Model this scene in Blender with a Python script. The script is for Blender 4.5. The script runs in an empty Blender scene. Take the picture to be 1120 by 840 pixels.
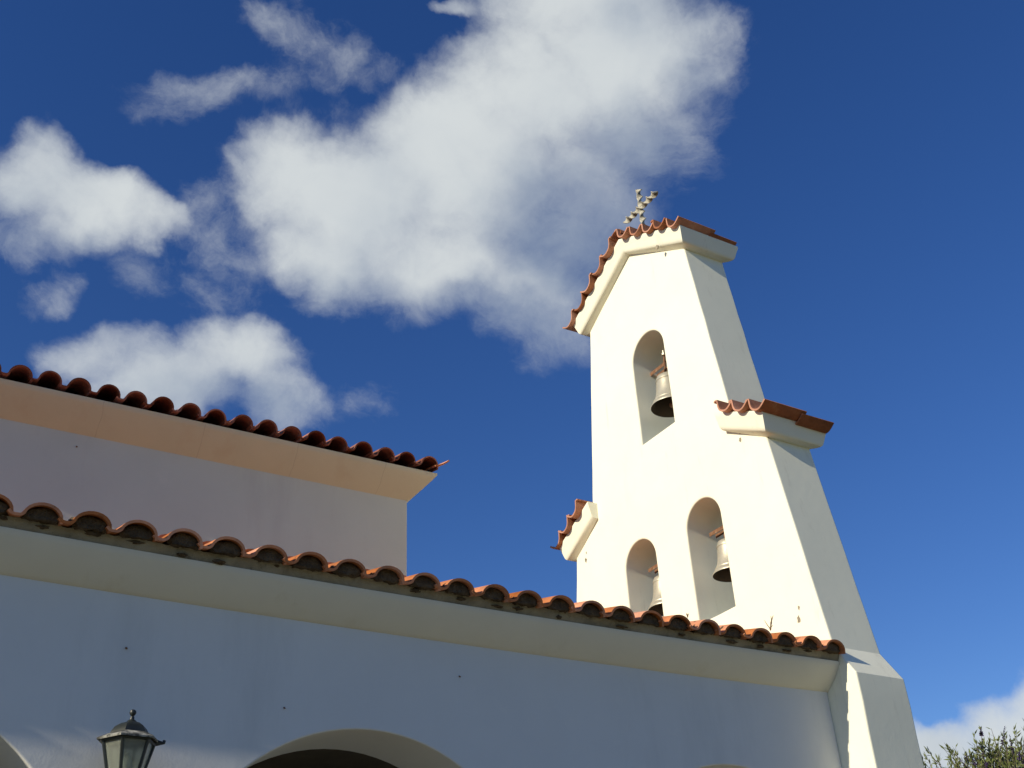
import bpy, bmesh, math, random
from mathutils import Vector, Matrix

random.seed(7)
scn = bpy.context.scene
col = scn.collection
rad = math.radians
CZ = 1.6                     # eye height: the heights measured from the eye are raised by this

# ------------------------------------------------------------------ camera
cam_d = bpy.data.cameras.new('camera')
cam_d.sensor_width = 36.0
cam_d.lens = 1212.165 / 1120 * 36
cam_d.clip_start = 0.05
cam_d.clip_end = 3000
cam = bpy.data.objects.new('camera', cam_d)
col.objects.link(cam)
right = Vector((0.8597, -0.5087, -0.0470))
down = Vector((0.2314, 0.4698, -0.8519))
fwd = Vector((0.4554, 0.7215, 0.5216))
fwd.normalize()
right = (right - fwd * right.dot(fwd)).normalized()
down = fwd.cross(right)
m3 = Matrix((right, -down, -fwd)).transposed()
cam.matrix_world = Matrix.Translation((0, 0, CZ)) @ m3.to_4x4()
scn.camera = cam

# ------------------------------------------------------------------ light and exposure
SUN = Vector((1.0, 0.103, -0.42)).normalized()      # the way the light travels
SUN_EL = math.asin(-SUN.z)
SUN_AZ = math.atan2(-SUN.x, -SUN.y)                # clockwise from +Y
sd = bpy.data.lights.new('sun', 'SUN')
sd.energy = 4.6
sd.angle = rad(0.55)
sd.color = (1.0, 0.90, 0.69)
so = bpy.data.objects.new('sun', sd)
so.rotation_euler = SUN.to_track_quat('-Z', 'Y').to_euler()
so.location = (-20, -4, 20)
col.objects.link(so)
vs = scn.view_settings
vs.view_transform = 'Standard'
vs.look = 'None'
vs.exposure = 0.16
vs.gamma = 1.0
vs.use_curve_mapping = False
scn.cycles.max_bounces = 10
scn.cycles.diffuse_bounces = 6
scn.cycles.use_adaptive_sampling = True
try:
    scn.cycles.use_denoising = True
except Exception:
    pass

# cloud masses: azimuth, elevation, half width, half height, tilt (degrees), thickness
CLOUDS = [
    (18.3, 41.2, 3.36, 3.15, 6, 1.0),
    (22.5, 40.6, 4.58, 3.88, 3, 1.15),
    (20.0, 37.9, 3.40, 2.54, -16, 0.95),
    (27.4, 43.4, 4.84, 3.15, 20, 1.1),
    (30.5, 41.8, 5.58, 4.57, -2, 1.25),
    (35.3, 45.6, 4.58, 3.77, -5, 1.15),
    (42.2, 47.0, 4.71, 3.90, -10, 1.15),
    (40.4, 49.8, 4.45, 2.96, -9, 1.15),
    (27.4, 37.7, 4.90, 2.80, -10, 1.0),
    (32.6, 36.1, 4.00, 3.29, -28, 0.75),
    (34.1, 33.9, 2.60, 2.12, -34, 0.65),
    (37.9, 41.1, 4.17, 4.12, -7, 0.8),
    (44.3, 43.4, 2.48, 2.67, -11, 0.6),
    (34.8, 49.6, 2.02, 1.71, -5, 0.5),
    (41.5, 43.7, 4.10, 2.46, -10, 0.85),
    (35.2, 39.3, 3.97, 2.78, -5, 0.75),
    (2.4, 39.2, 2.16, 2.32, 17, 1.1),
    (5.8, 38.5, 3.43, 1.83, 1, 1.3),
    (9.5, 38.5, 2.10, 1.24, 1, 1.0),
    (4.3, 37.0, 2.80, 1.12, 14, 0.6),
    (5.4, 34.6, 0.97, 0.78, -20, 0.34),
    (8.9, 36.3, 1.72, 1.47, -52, 0.36),
    (13.4, 36.7, 2.88, 2.23, -54, 0.2),
    (12.4, 39.5, 1.51, 0.98, 10, 0.18),
    (9.3, 31.4, 2.94, 1.60, 9, 0.8),
    (15.6, 32.2, 3.78, 2.29, 6, 1.0),
    (18.9, 30.9, 2.74, 1.94, -22, 0.75),
    (12.5, 30.5, 4.54, 2.03, 7, 1.1),
    (22.9, 31.1, 1.85, 0.84, 2, 0.25),
    (15.2, 46.1, 4.82, 1.02, 17, 0.3),
    (15.4, 49.2, 1.91, 0.85, 0, 0.34),
    (20.2, 47.7, 1.88, 1.10, 35, 0.28),
    (11.3, 45.4, 1.76, 0.65, 2, 0.28),
    (18.1, 48.5, 1.59, 1.50, -33, 0.18),
    (30.4, 50.3, 1.07, 0.43, -11, 0.42),
    (19.5, 44.7, 1.79, 1.15, 6, 0.22),
    (55.0, 11.8, 2.28, 1.99, -8, 1.1),
    (51.5, 11.8, 2.78, 1.38, -7, 1.0),
    (56.2, 13.0, 1.70, 1.29, -9, 0.9),
    (53.3, 10.0, 4.99, 1.77, -7, 1.1),
    (50.2, 11.2, 1.61, 1.05, -7, 0.6),
]
UNDERSIDES = [
    (36.4, 39.2, 5.60, 4.17, -6, 0.9),
    (29.0, 35.1, 7.06, 2.12, -13, 0.75),
    (42.4, 41.8, 3.66, 3.61, -10, 0.9),
    (47.3, 44.2, 2.22, 3.06, -14, 0.6),
    (32.4, 33.3, 4.72, 2.36, -23, 0.8),
    (19.4, 35.6, 4.09, 1.62, -6, 0.5),
    (6.7, 36.6, 4.09, 1.23, 2, 0.6),
    (16.6, 30.3, 5.82, 1.29, -0, 0.5),
    (10.0, 36.0, 3.40, 2.22, 10, 0.5),
    (42.7, 49.1, 2.66, 1.69, -11, 0.3),
    (52.0, 10.2, 3.52, 0.99, -7, 0.4),
]

def make_world():
    w = bpy.data.worlds.new('World')
    scn.world = w
    w.use_nodes = True
    nt = w.node_tree
    N, L = nt.nodes, nt.links
    N.clear()
    def nd(t, **kw):
        n = N.new(t)
        for k, v in kw.items():
            setattr(n, k, v)
        return n
    def put(n, i, v):
        if isinstance(v, bpy.types.NodeSocket):
            L.new(v, n.inputs[i])
        elif v is not None:
            n.inputs[i].default_value = v
    def M(op, a, b=None, c=None, clamp=False):
        n = nd('ShaderNodeMath', operation=op, use_clamp=clamp)
        put(n, 0, a); put(n, 1, b); put(n, 2, c)
        return n.outputs[0]
    def VM(op, a, b=None, out=0):
        n = nd('ShaderNodeVectorMath', operation=op)
        put(n, 0, a); put(n, 1, b)
        return n.outputs[out]
    def noise(vec, scale, detail=8, rough=0.6, lac=2.0, dist=0.0, col_=False):
        n = nd('ShaderNodeTexNoise')
        put(n, 'Vector', vec)
        n.inputs['Scale'].default_value = scale
        n.inputs['Detail'].default_value = detail
        n.inputs['Roughness'].default_value = rough
        n.inputs['Lacunarity'].default_value = lac
        n.inputs['Distortion'].default_value = dist
        return n.outputs['Color' if col_ else 'Fac']
    def smooth(v, a, b, lo=0.0, hi=1.0):
        n = nd('ShaderNodeMapRange', interpolation_type='SMOOTHSTEP')
        put(n, 0, v)
        for i, q in ((1, a), (2, b), (3, lo), (4, hi)):
            n.inputs[i].default_value = q
        return n.outputs[0]
    def mix(f, a, b):
        n = nd('ShaderNodeMix', data_type='RGBA')
        put(n, 0, f)
        for i, q in ((6, a), (7, b)):
            if isinstance(q, bpy.types.NodeSocket):
                L.new(q, n.inputs[i])
            else:
                n.inputs[i].default_value = (*q, 1)
        return n.outputs[2]
    sky = nd('ShaderNodeTexSky', sky_type='NISHITA')
    sky.sun_disc = False
    sky.sun_elevation = SUN_EL
    sky.sun_rotation = SUN_AZ
    sky.altitude = SKY_ALT
    sky.air_density = SKY_AIR
    sky.dust_density = SKY_DUST
    sky.ozone_density = SKY_OZONE
    hs = nd('ShaderNodeHueSaturation')
    hs.inputs['Hue'].default_value = SKY_HUE
    hs.inputs['Saturation'].default_value = SKY_SAT
    hs.inputs['Value'].default_value = SKY_VAL
    L.new(sky.outputs[0], hs.inputs['Color'])
    d0 = nd('ShaderNodeTexCoord').outputs['Generated']
    d0 = VM('NORMALIZE', d0)
    # ragged warp of the direction
    wz = noise(d0, 5.0, 4, 0.55, col_=True)
    wv = VM('SUBTRACT', wz, (0.5, 0.5, 0.5))
    sc_ = nd('ShaderNodeVectorMath', operation='SCALE')
    L.new(wv, sc_.inputs[0]); sc_.inputs['Scale'].default_value = 0.10
    d = VM('ADD', d0, sc_.outputs[0])
    wz2 = noise(d0, 17.0, 5, 0.6, col_=True)
    sc2 = nd('ShaderNodeVectorMath', operation='SCALE')
    L.new(VM('SUBTRACT', wz2, (0.5, 0.5, 0.5)), sc2.inputs[0]); sc2.inputs['Scale'].default_value = 0.035
    d = VM('ADD', d, sc2.outputs[0])
    def field(dv, masses):
        acc = None
        for az, el, ra, rb, tl, s in masses:
            az, el, tl = rad(az), rad(el), rad(tl)
            c = Vector((math.sin(az) * math.cos(el), math.cos(az) * math.cos(el), math.sin(el)))
            h = Vector((math.cos(az), -math.sin(az), 0))
            u = h.cross(c)
            a = (h * math.cos(tl) + u * math.sin(tl)) / math.sin(rad(ra * 1.12))
            b = (-h * math.sin(tl) + u * math.cos(tl)) / math.sin(rad(rb * 1.12))
            A = VM('DOT_PRODUCT', dv, tuple(a), out='Value')
            Bv = VM('DOT_PRODUCT', dv, tuple(b), out='Value')
            q = M('MULTIPLY_ADD', Bv, Bv, M('MULTIPLY', A, A))
            v = M('MULTIPLY_ADD', q, -s, s)
            acc = v if acc is None else M('SMOOTH_MAX', acc, v, 0.25)
        return acc
    F = field(d, CLOUDS)
    dw = VM('ADD', d0, sc2.outputs[0])
    n1 = noise(dw, 7.0, 12, 0.58, dist=0.15)
    n2 = noise(dw, 22.0, 12, 0.66, dist=0.1)
    nn = M('ADD', M('MULTIPLY', M('SUBTRACT', n1, 0.5), 2.1), M('MULTIPLY', M('SUBTRACT', n2, 0.5), 0.9))
    G = smooth(M('ADD', field(d, UNDERSIDES), M('MULTIPLY', M('SUBTRACT', n1, 0.5), 1.1)), 0.0, 1.0)
    T = M('SUBTRACT', M('ADD', F, nn), M('MULTIPLY', G, 0.30))
    # dense hearts that thin out gradually, torn edges
    core = smooth(T, -0.08, 1.22)
    core = M('MULTIPLY', M('POWER', core, 0.85), M('MULTIPLY_ADD', G, -0.14, 1.0))
    # thin veils round the hearts
    wisp = noise(VM('MULTIPLY', dw, (1.0, 1.0, 1.5)), 9.0, 12, 0.68, dist=0.4)
    veil = M('ADD', M('ADD', F, 0.12), M('MULTIPLY', M('SUBTRACT', wisp, 0.5), 2.6))
    veil = M('MULTIPLY', smooth(veil, 0.0, 1.1), 0.42)
    alpha = M('SUBTRACT', 1.0, M('MULTIPLY', M('SUBTRACT', 1.0, core), M('SUBTRACT', 1.0, veil)))
    alpha = M('MULTIPLY', alpha, 0.96)
    # light on the clouds: white where they face the sun, grey-blue in the thick undersides
    toS = tuple(-SUN * 0.05 + Vector((0, 0, 0.03)))
    n1b = noise(VM('ADD', d0, toS), 6.0, 5, 0.5, dist=0.2)
    n1a = noise(d0, 6.0, 5, 0.5, dist=0.2)
    relief = M('MULTIPLY', M('SUBTRACT', n1a, n1b), 1.1)
    body = noise(d0, 3.4, 3, 0.5)
    lit = M('ADD', M('ADD', M('MULTIPLY', body, 0.5), relief), 0.55)
    lit = M('SUBTRACT', lit, M('MULTIPLY', G, 0.55))
    lit = smooth(lit, 0.0, 0.95)
    cc = mix(lit, CLOUD_GREY, CLOUD_WHITE)
    out = mix(alpha, hs.outputs[0], cc)
    bg = nd('ShaderNodeBackground')
    bg.inputs['Strength'].default_value = SKY_STRENGTH
    L.new(out, bg.inputs['Color'])
    o = nd('ShaderNodeOutputWorld')
    L.new(bg.outputs[0], o.inputs['Surface'])
SKY_STRENGTH = 0.07
SKY_ALT, SKY_AIR, SKY_DUST, SKY_OZONE = 300, 1.0, 0.0, 3.5
SKY_HUE, SKY_SAT, SKY_VAL = 0.516, 1.23, 1.42
CLOUD_GREY = (4.0, 4.9, 6.2)
CLOUD_WHITE = (8.7, 9.2, 9.3)
make_world()

# ------------------------------------------------------------------ materials
def mat(name, base, rough=0.85, metal=0.0, bump=None, spots=None, var=0.08, var_scale=3.0, spec=0.3, tint=None, island=0.0, joint=0.0):
    """Procedural paint / plaster / clay. bump: [(scale, strength)]; spots: (scale, threshold, colour, amount)."""
    m = bpy.data.materials.new(name)
    m.use_nodes = True
    nt = m.node_tree
    N, L = nt.nodes, nt.links
    b = N['Principled BSDF']
    b.inputs['Roughness'].default_value = rough
    b.inputs['Metallic'].default_value = metal
    b.inputs['Specular IOR Level'].default_value = spec
    tc = N.new('ShaderNodeTexCoord')
    nz = N.new('ShaderNodeTexNoise')
    nz.inputs['Scale'].default_value = var_scale
    nz.inputs['Detail'].default_value = 8
    nz.inputs['Roughness'].default_value = 0.65
    L.new(tc.outputs['Object'], nz.inputs['Vector'])
    mr = N.new('ShaderNodeMapRange')
    mr.inputs[1].default_value = 0.3
    mr.inputs[2].default_value = 0.7
    L.new(nz.outputs['Fac'], mr.inputs[0])
    mx = N.new('ShaderNodeMix'); mx.data_type = 'RGBA'
    lo = [max(0, c * (1 - var)) for c in base]
    hi = [min(1, c * (1 + var)) for c in base]
    if tint:
        lo = tint
    mx.inputs[6].default_value = (*lo, 1)
    mx.inputs[7].default_value = (*hi, 1)
    L.new(mr.outputs[0], mx.inputs[0])
    cur = mx.outputs[2]
    for sp in (spots or []):
        sc, th, colr, amt, stretch = sp
        mp = N.new('ShaderNodeMapping')
        mp.inputs['Scale'].default_value = stretch
        L.new(tc.outputs['Object'], mp.inputs['Vector'])
        n2 = N.new('ShaderNodeTexNoise')
        n2.inputs['Scale'].default_value = sc
        n2.inputs['Detail'].default_value = 7
        n2.inputs['Roughness'].default_value = 0.7
        L.new(mp.outputs[0], n2.inputs['Vector'])
        r2 = N.new('ShaderNodeMapRange')
        r2.inputs[1].default_value = th
        r2.inputs[2].default_value = th + 0.16
        r2.inputs[4].default_value = amt
        L.new(n2.outputs['Fac'], r2.inputs[0])
        m2 = N.new('ShaderNodeMix'); m2.data_type = 'RGBA'
        L.new(r2.outputs[0], m2.inputs[0])
        L.new(cur, m2.inputs[6])
        m2.inputs[7].default_value = (*colr, 1)
        cur = m2.outputs[2]
    if island:                                   # each tile fired a little differently
        ge = N.new('ShaderNodeNewGeometry')
        ri = N.new('ShaderNodeMapRange')
        ri.inputs[3].default_value = 1 - island
        ri.inputs[4].default_value = 1 + island
        L.new(ge.outputs['Random Per Island'], ri.inputs[0])
        hv = N.new('ShaderNodeHueSaturation')
        L.new(ri.outputs[0], hv.inputs['Value'])
        rs = N.new('ShaderNodeMapRange')
        rs.inputs[3].default_value = 1.12
        rs.inputs[4].default_value = 0.82
        L.new(ge.outputs['Random Per Island'], rs.inputs[0])
        L.new(rs.outputs[0], hv.inputs['Saturation'])
        L.new(cur, hv.inputs['Color'])
        cur = hv.outputs[0]
    if joint:                                    # hairline joints between the cast lengths of a moulding
        sx = N.new('ShaderNodeSeparateXYZ')
        L.new(tc.outputs['Object'], sx.inputs[0])
        n4 = N.new('ShaderNodeTexNoise')
        n4.inputs['Scale'].default_value = 6
        L.new(tc.outputs['Object'], n4.inputs['Vector'])
        def mth(op, a, q=None, r=None):
            k = N.new('ShaderNodeMath'); k.operation = op
            for i, vv in enumerate((a, q, r)):
                if isinstance(vv, (int, float)):
                    k.inputs[i].default_value = vv
                elif vv is not None:
                    L.new(vv, k.inputs[i])
            return k.outputs[0]
        xx = mth('MULTIPLY_ADD', n4.outputs['Fac'], 0.05, sx.outputs[0])
        fr_ = mth('ABSOLUTE', mth('SUBTRACT', mth('FRACT', mth('DIVIDE', xx, joint)), 0.5))
        ln_ = mth('MULTIPLY', mth('LESS_THAN', fr_, 0.0028), 0.25)
        m4 = N.new('ShaderNodeMix'); m4.data_type = 'RGBA'
        L.new(ln_, m4.inputs[0]); L.new(cur, m4.inputs[6])
        m4.inputs[7].default_value = (0.22, 0.18, 0.13, 1)
        cur = m4.outputs[2]
    L.new(cur, b.inputs['Base Color'])
    nrm = None
    for sc, st, dist in (bump or []):
        n3 = N.new('ShaderNodeTexNoise')
        n3.inputs['Scale'].default_value = sc
        n3.inputs['Detail'].default_value = 6
        L.new(tc.outputs['Object'], n3.inputs['Vector'])
        bp = N.new('ShaderNodeBump')
        bp.inputs['Strength'].default_value = st
        bp.inputs['Distance'].default_value = dist
        L.new(n3.outputs['Fac'], bp.inputs['Height'])
        if nrm is not None:
            L.new(nrm, bp.inputs['Normal'])
        nrm = bp.outputs[0]
    if nrm is not None:
        L.new(nrm, b.inputs['Normal'])
    return m

PLASTER_BUMP = [(1.6, 0.12, 0.03), (14, 0.12, 0.008), (90, 0.2, 0.003)]
STREAK = (1, 1, 0.25)
M_tower = mat('white_plaster', (0.82, 0.81, 0.675), 0.9, bump=PLASTER_BUMP, var=0.03, var_scale=2.0,
              spots=[(3.0, 0.60, (0.66, 0.63, 0.52), 0.30, STREAK), (6, 0.60, (0.40, 0.36, 0.28), 0.38, (1, 1, 0.14)), (9, 0.68, (0.42, 0.38, 0.28), 0.5, (1, 1, 1))])
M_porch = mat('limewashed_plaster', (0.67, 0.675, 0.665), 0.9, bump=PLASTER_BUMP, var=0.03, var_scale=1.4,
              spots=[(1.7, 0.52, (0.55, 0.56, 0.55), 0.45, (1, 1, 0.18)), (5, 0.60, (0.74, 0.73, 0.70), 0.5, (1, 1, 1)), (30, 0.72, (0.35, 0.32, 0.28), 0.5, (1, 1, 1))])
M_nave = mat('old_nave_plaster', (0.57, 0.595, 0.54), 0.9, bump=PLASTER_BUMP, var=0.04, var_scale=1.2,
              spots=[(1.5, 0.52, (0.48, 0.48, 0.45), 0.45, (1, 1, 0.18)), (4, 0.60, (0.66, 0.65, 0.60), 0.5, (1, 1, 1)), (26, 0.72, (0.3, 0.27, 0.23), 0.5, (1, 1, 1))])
M_cornice = mat('cream_moulding_plaster', (0.72, 0.69, 0.59), 0.9, bump=PLASTER_BUMP, var=0.03, var_scale=2.5,
                spots=[(3.5, 0.58, (0.58, 0.52, 0.38), 0.35, STREAK), (11, 0.66, (0.36, 0.33, 0.24), 0.5, (1, 1, 1))])
M_ncornice = mat('nave_moulding_plaster', (0.62, 0.595, 0.45), 0.9, bump=PLASTER_BUMP, var=0.03, var_scale=2.5, joint=0.93,
                 spots=[(3.5, 0.55, (0.55, 0.47, 0.33), 0.4, STREAK), (11, 0.64, (0.36, 0.30, 0.2), 0.5, (1, 1, 1))])
M_mortar = mat('stained_mortar', (0.31, 0.275, 0.205), 0.95, bump=[(30, 0.6, 0.015), (120, 0.5, 0.005)], var=0.25, var_scale=5,
               spots=[(6, 0.50, (0.17, 0.145, 0.105), 0.6, (1, 1, 1)), (24, 0.60, (0.06, 0.05, 0.035), 0.7, (1, 1, 1))])
M_tile = mat('terracotta', (0.54, 0.20, 0.082), 0.8, bump=[(18, 0.4, 0.01), (130, 0.4, 0.003)], var=0.3, var_scale=5.5, island=0.32,
             spots=[(5, 0.60, (0.50, 0.27, 0.15), 0.45, (1, 1, 1)), (16, 0.60, (0.10, 0.07, 0.045), 0.75, (1, 1, 1))])
M_tile_cap = mat('brown_terracotta', (0.36, 0.145, 0.075), 0.85, bump=[(18, 0.5, 0.01), (130, 0.4, 0.003)], var=0.3, var_scale=6, island=0.35,
             spots=[(6, 0.57, (0.46, 0.30, 0.19), 0.55, (1, 1, 1)), (13, 0.57, (0.09, 0.06, 0.04), 0.75, (1, 1, 1))])
M_tile_old = mat('weathered_terracotta', (0.25, 0.085, 0.048), 0.85, bump=[(18, 0.5, 0.01), (130, 0.4, 0.003)], var=0.35, var_scale=6, island=0.4,
                 spots=[(9, 0.54, (0.08, 0.05, 0.035), 0.8, (1, 1, 1)), (14, 0.64, (0.42, 0.33, 0.24), 0.5, (1, 1, 1))])
M_dirt = mat('dry_dirt', (0.10, 0.07, 0.042), 0.95, bump=[(60, 1.0, 0.02)], var=0.5, var_scale=20)
M_bell = mat('pale_bell_bronze', (0.46, 0.43, 0.34), 0.42, metal=0.35, bump=[(40, 0.25, 0.004)], var=0.12, var_scale=14,
             spots=[(12, 0.60, (0.24, 0.20, 0.13), 0.7, (1, 1, 0.4))])
M_bell_in = mat('dark_bell_inside', (0.05, 0.035, 0.022), 0.7, var=0.3)
M_rust = mat('rusty_iron', (0.20, 0.10, 0.055), 0.8, metal=0.2, bump=[(50, 0.5, 0.004)], var=0.35, var_scale=18,
             spots=[(20, 0.56, (0.55, 0.48, 0.36), 0.7, (1, 1, 1))])
M_cross = mat('flaking_white_iron', (0.46, 0.44, 0.37), 0.6, bump=[(60, 0.4, 0.003)], var=0.15, var_scale=20,
              spots=[(24, 0.46, (0.07, 0.06, 0.045), 0.9, (1, 1, 1))])
M_lamp = mat('black_painted_iron', (0.018, 0.022, 0.020), 0.42, spec=0.5, bump=[(70, 0.2, 0.002)], var=0.3, var_scale=20,
             spots=[(18, 0.62, (0.16, 0.16, 0.14), 0.25, (1, 1, 1))])
M_brim = mat('pale_patched_lamp_brim', (0.06, 0.06, 0.055), 0.6, bump=[(70, 0.3, 0.002)], var=0.3, var_scale=20,
             spots=[(11, 0.47, (0.55, 0.54, 0.48), 0.85, (1, 1, 1))])  # dark brim with pale patches scattered over it
M_wood = mat('brown_ceiling_boards', (0.10, 0.075, 0.05), 0.8, var=0.3, var_scale=2, bump=[(12, 0.4, 0.01)])
M_bulb = mat('white_lamp_bulb', (0.75, 0.75, 0.72), 0.25, spec=0.5)
M_ground = mat('dry_grass_earth', (0.17, 0.15, 0.075), 0.95, bump=[(4, 0.6, 0.1), (60, 0.6, 0.02)], var=0.35, var_scale=0.6,
               spots=[(1.3, 0.55, (0.10, 0.13, 0.04), 0.7, (1, 1, 1))])
M_pave = mat('stone_paving', (0.24, 0.215, 0.155), 0.9, bump=[(6, 0.4, 0.02)], var=0.15, var_scale=2)
M_bark = mat('grey_bark', (0.13, 0.10, 0.075), 0.9, bump=[(25, 0.8, 0.02)], var=0.3, var_scale=8)
M_leaf = mat('olive_leaf', (0.12, 0.145, 0.04), 0.55, var=0.5, var_scale=1.2, spec=0.4)
M_spike = mat('purple_spike', (0.055, 0.035, 0.11), 0.8, var=0.4, var_scale=9)
M_straw = mat('dry_straw', (0.24, 0.17, 0.09), 0.9, var=0.3, var_scale=20)

def glass(name):
    m = bpy.data.materials.new(name)
    m.use_nodes = True
    b = m.node_tree.nodes['Principled BSDF']
    b.inputs['Base Color'].default_value = (0.70, 0.74, 0.66, 1)
    b.inputs['Roughness'].default_value = 0.22
    b.inputs['Transmission Weight'].default_value = 0.85
    return m
M_glass = glass('dusty_lantern_glass')

# ------------------------------------------------------------------ helpers
def thing(name, label, cat, loc=(0, 0, 0), group=None):
    o = bpy.data.objects.new(name, None)
    col.objects.link(o)
    o.empty_display_size = 0.2
    o.location = loc
    return tag(o, label, cat, group)

def tag(o, label, cat, group=None, kind=None):
    if label:
        o['label'] = label
    if cat:
        o['category'] = cat
    if group:
        o['group'] = group
    if kind:
        o['kind'] = kind
    return o

def origin(o):
    v = Vector(o.location)
    while o.parent:
        o = o.parent
        v += Vector(o.location)
    return v

class MB:
    """Collects faces in world coordinates; build() links them as one mesh object."""
    def __init__(self):
        self.v, self.f, self.mi, self.sm = [], [], [], []
    def add(self, verts, faces, smooth=False, mi=0):
        n = len(self.v)
        self.v += [tuple(p) for p in verts]
        for q in faces:
            self.f.append(tuple(i + n for i in q))
            self.mi.append(mi)
            self.sm.append(smooth)
    def box(self, a, b, mi=0):
        (x0, y0, z0), (x1, y1, z1) = a, b
        self.add([(x0, y0, z0), (x1, y0, z0), (x1, y1, z0), (x0, y1, z0), (x0, y0, z1), (x1, y0, z1), (x1, y1, z1), (x0, y1, z1)],
                 [(0, 3, 2, 1), (4, 5, 6, 7), (0, 1, 5, 4), (1, 2, 6, 5), (2, 3, 7, 6), (3, 0, 4, 7)], mi=mi)
    def tube(self, pts, rs, n=8, cap=True, mi=0):
        pts = [Vector(p) for p in pts]
        if not isinstance(rs, (list, tuple)):
            rs = [rs] * len(pts)
        vs_, fs = [], []
        up = None
        for i, p in enumerate(pts):
            t = (pts[min(i + 1, len(pts) - 1)] - pts[max(i - 1, 0)]).normalized()
            if up is None:
                up = t.orthogonal().normalized()
            up = (up - t * up.dot(t)).normalized()
            w = t.cross(up)
            for k in range(n):
                a = 2 * math.pi * k / n
                vs_.append(p + (up * math.cos(a) + w * math.sin(a)) * rs[i])
        for i in range(len(pts) - 1):
            for k in range(n):
                fs.append((i * n + k, i * n + (k + 1) % n, (i + 1) * n + (k + 1) % n, (i + 1) * n + k))
        if cap:
            fs.append(tuple(reversed(range(n))))
            fs.append(tuple((len(pts) - 1) * n + k for k in range(n)))
        self.add(vs_, fs, True, mi)
    def lathe(self, c, prof, n=24, mi=0, phase=0.0, smooth=True):
        """prof: list of (radius, z) from one end to the other, round the vertical through c."""
        c = Vector(c)
        vs_, fs = [], []
        for r, z in prof:
            for k in range(n):
                a = 2 * math.pi * k / n + phase
                vs_.append(c + Vector((r * math.cos(a), r * math.sin(a), z)))
        for i in range(len(prof) - 1):
            for k in range(n):
                fs.append((i * n + k, i * n + (k + 1) % n, (i + 1) * n + (k + 1) % n, (i + 1) * n + k))
        self.add(vs_, fs, smooth, mi)
    def build(self, name, mats, parent=None, angle=35, bevel=0, at=None, flat=False):
        me = bpy.data.meshes.new(name)
        off = origin(parent) if parent else Vector(at or (0, 0, 0))
        me.from_pydata([tuple(Vector(p) - off) for p in self.v], [], self.f)
        for m in (mats if isinstance(mats, (list, tuple)) else [mats]):
            me.materials.append(m)
        me.polygons.foreach_set('material_index', self.mi)
        me.polygons.foreach_set('use_smooth', [True] * len(self.f))
        me.update()
        bm = bmesh.new()
        bm.from_mesh(me)
        bmesh.ops.remove_doubles(bm, verts=bm.verts, dist=1e-5)
        if bevel:
            ed = [e for e in bm.edges if len(e.link_faces) == 2 and e.calc_face_angle(0) > rad(25)]
            bmesh.ops.bevel(bm, geom=ed, offset=bevel, segments=2, profile=0.5, affect='EDGES', clamp_overlap=True)
        bm.to_mesh(me)
        bm.free()
        if flat or bevel:
            me.polygons.foreach_set('use_smooth', [False] * len(me.polygons))
        else:
            me.set_sharp_from_angle(angle=rad(angle))
        o = bpy.data.objects.new(name, me)
        col.objects.link(o)
        if parent:
            o.parent = parent
        elif at:
            o.location = at
        return o

def plate(name, loops, frame, thick, m, parent, bevel=0.012, wob=0.0):
    """A flat slab with holes: loops of 2-D points, laid on frame (origin, U, V, N), centred on its thickness."""
    cu = bpy.data.curves.new('outline', 'CURVE')
    cu.dimensions = '2D'
    cu.fill_mode = 'BOTH'
    if wob:
        rnd = random.Random(11)
        new = []
        for lp in loops:
            q = []
            for i, p in enumerate(lp):
                p2 = lp[(i + 1) % len(lp)]
                d_ = Vector((p2[0] - p[0], p2[1] - p[1]))
                q.append(p)
                n = int(d_.length / 0.22)
                nx = Vector((-d_.y, d_.x)).normalized() if d_.length > 0 else Vector((0, 0))
                for k in range(1, n):
                    w_ = rnd.gauss(0, wob)
                    q.append((p[0] + d_.x * k / n + nx.x * w_, p[1] + d_.y * k / n + nx.y * w_))
            new.append(q)
        loops = new
    for lp in loops:
        s = cu.splines.new('POLY')
        s.points.add(len(lp) - 1)
        for p, (a, b) in zip(s.points, lp):
            p.co = (a, b, 0, 1)
        s.use_cyclic_u = True
    cu.extrude = thick / 2 - bevel
    cu.bevel_depth = bevel
    cu.bevel_resolution = 2
    cu.offset = -bevel
    tmp = bpy.data.objects.new('outline', cu)
    col.objects.link(tmp)
    dg = bpy.context.evaluated_depsgraph_get()
    me = bpy.data.meshes.new_from_object(tmp.evaluated_get(dg))
    bpy.data.objects.remove(tmp)
    bpy.data.curves.remove(cu)
    O, U, V, Nn = [Vector(q) for q in frame]
    off = origin(parent)
    for v in me.vertices:
        v.co = O + U * v.co.x + V * v.co.y + Nn * v.co.z - off
    me.name = name
    me.materials.clear()
    me.materials.append(m)
    bm = bmesh.new(); bm.from_mesh(me)
    bmesh.ops.remove_doubles(bm, verts=bm.verts, dist=1e-5)
    bmesh.ops.recalc_face_normals(bm, faces=bm.faces)
    bm.to_mesh(me); bm.free()
    me.polygons.foreach_set('use_smooth', [True] * len(me.polygons))
    me.set_sharp_from_angle(angle=rad(12))
    if not wob:
        me.polygons.foreach_set('use_smooth', [q.area < 0.05 for q in me.polygons])
    o = bpy.data.objects.new(name, me)
    col.objects.link(o)
    o.parent = parent
    return o

def arch(cx, r, z0, zs, n=28):
    """2-D loop of a round-headed opening."""
    return [(cx - r, z0)] + [(cx - r * math.cos(math.pi * i / n), zs + r * math.sin(math.pi * i / n)) for i in range(n + 1)] + [(cx + r, z0)]

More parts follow.
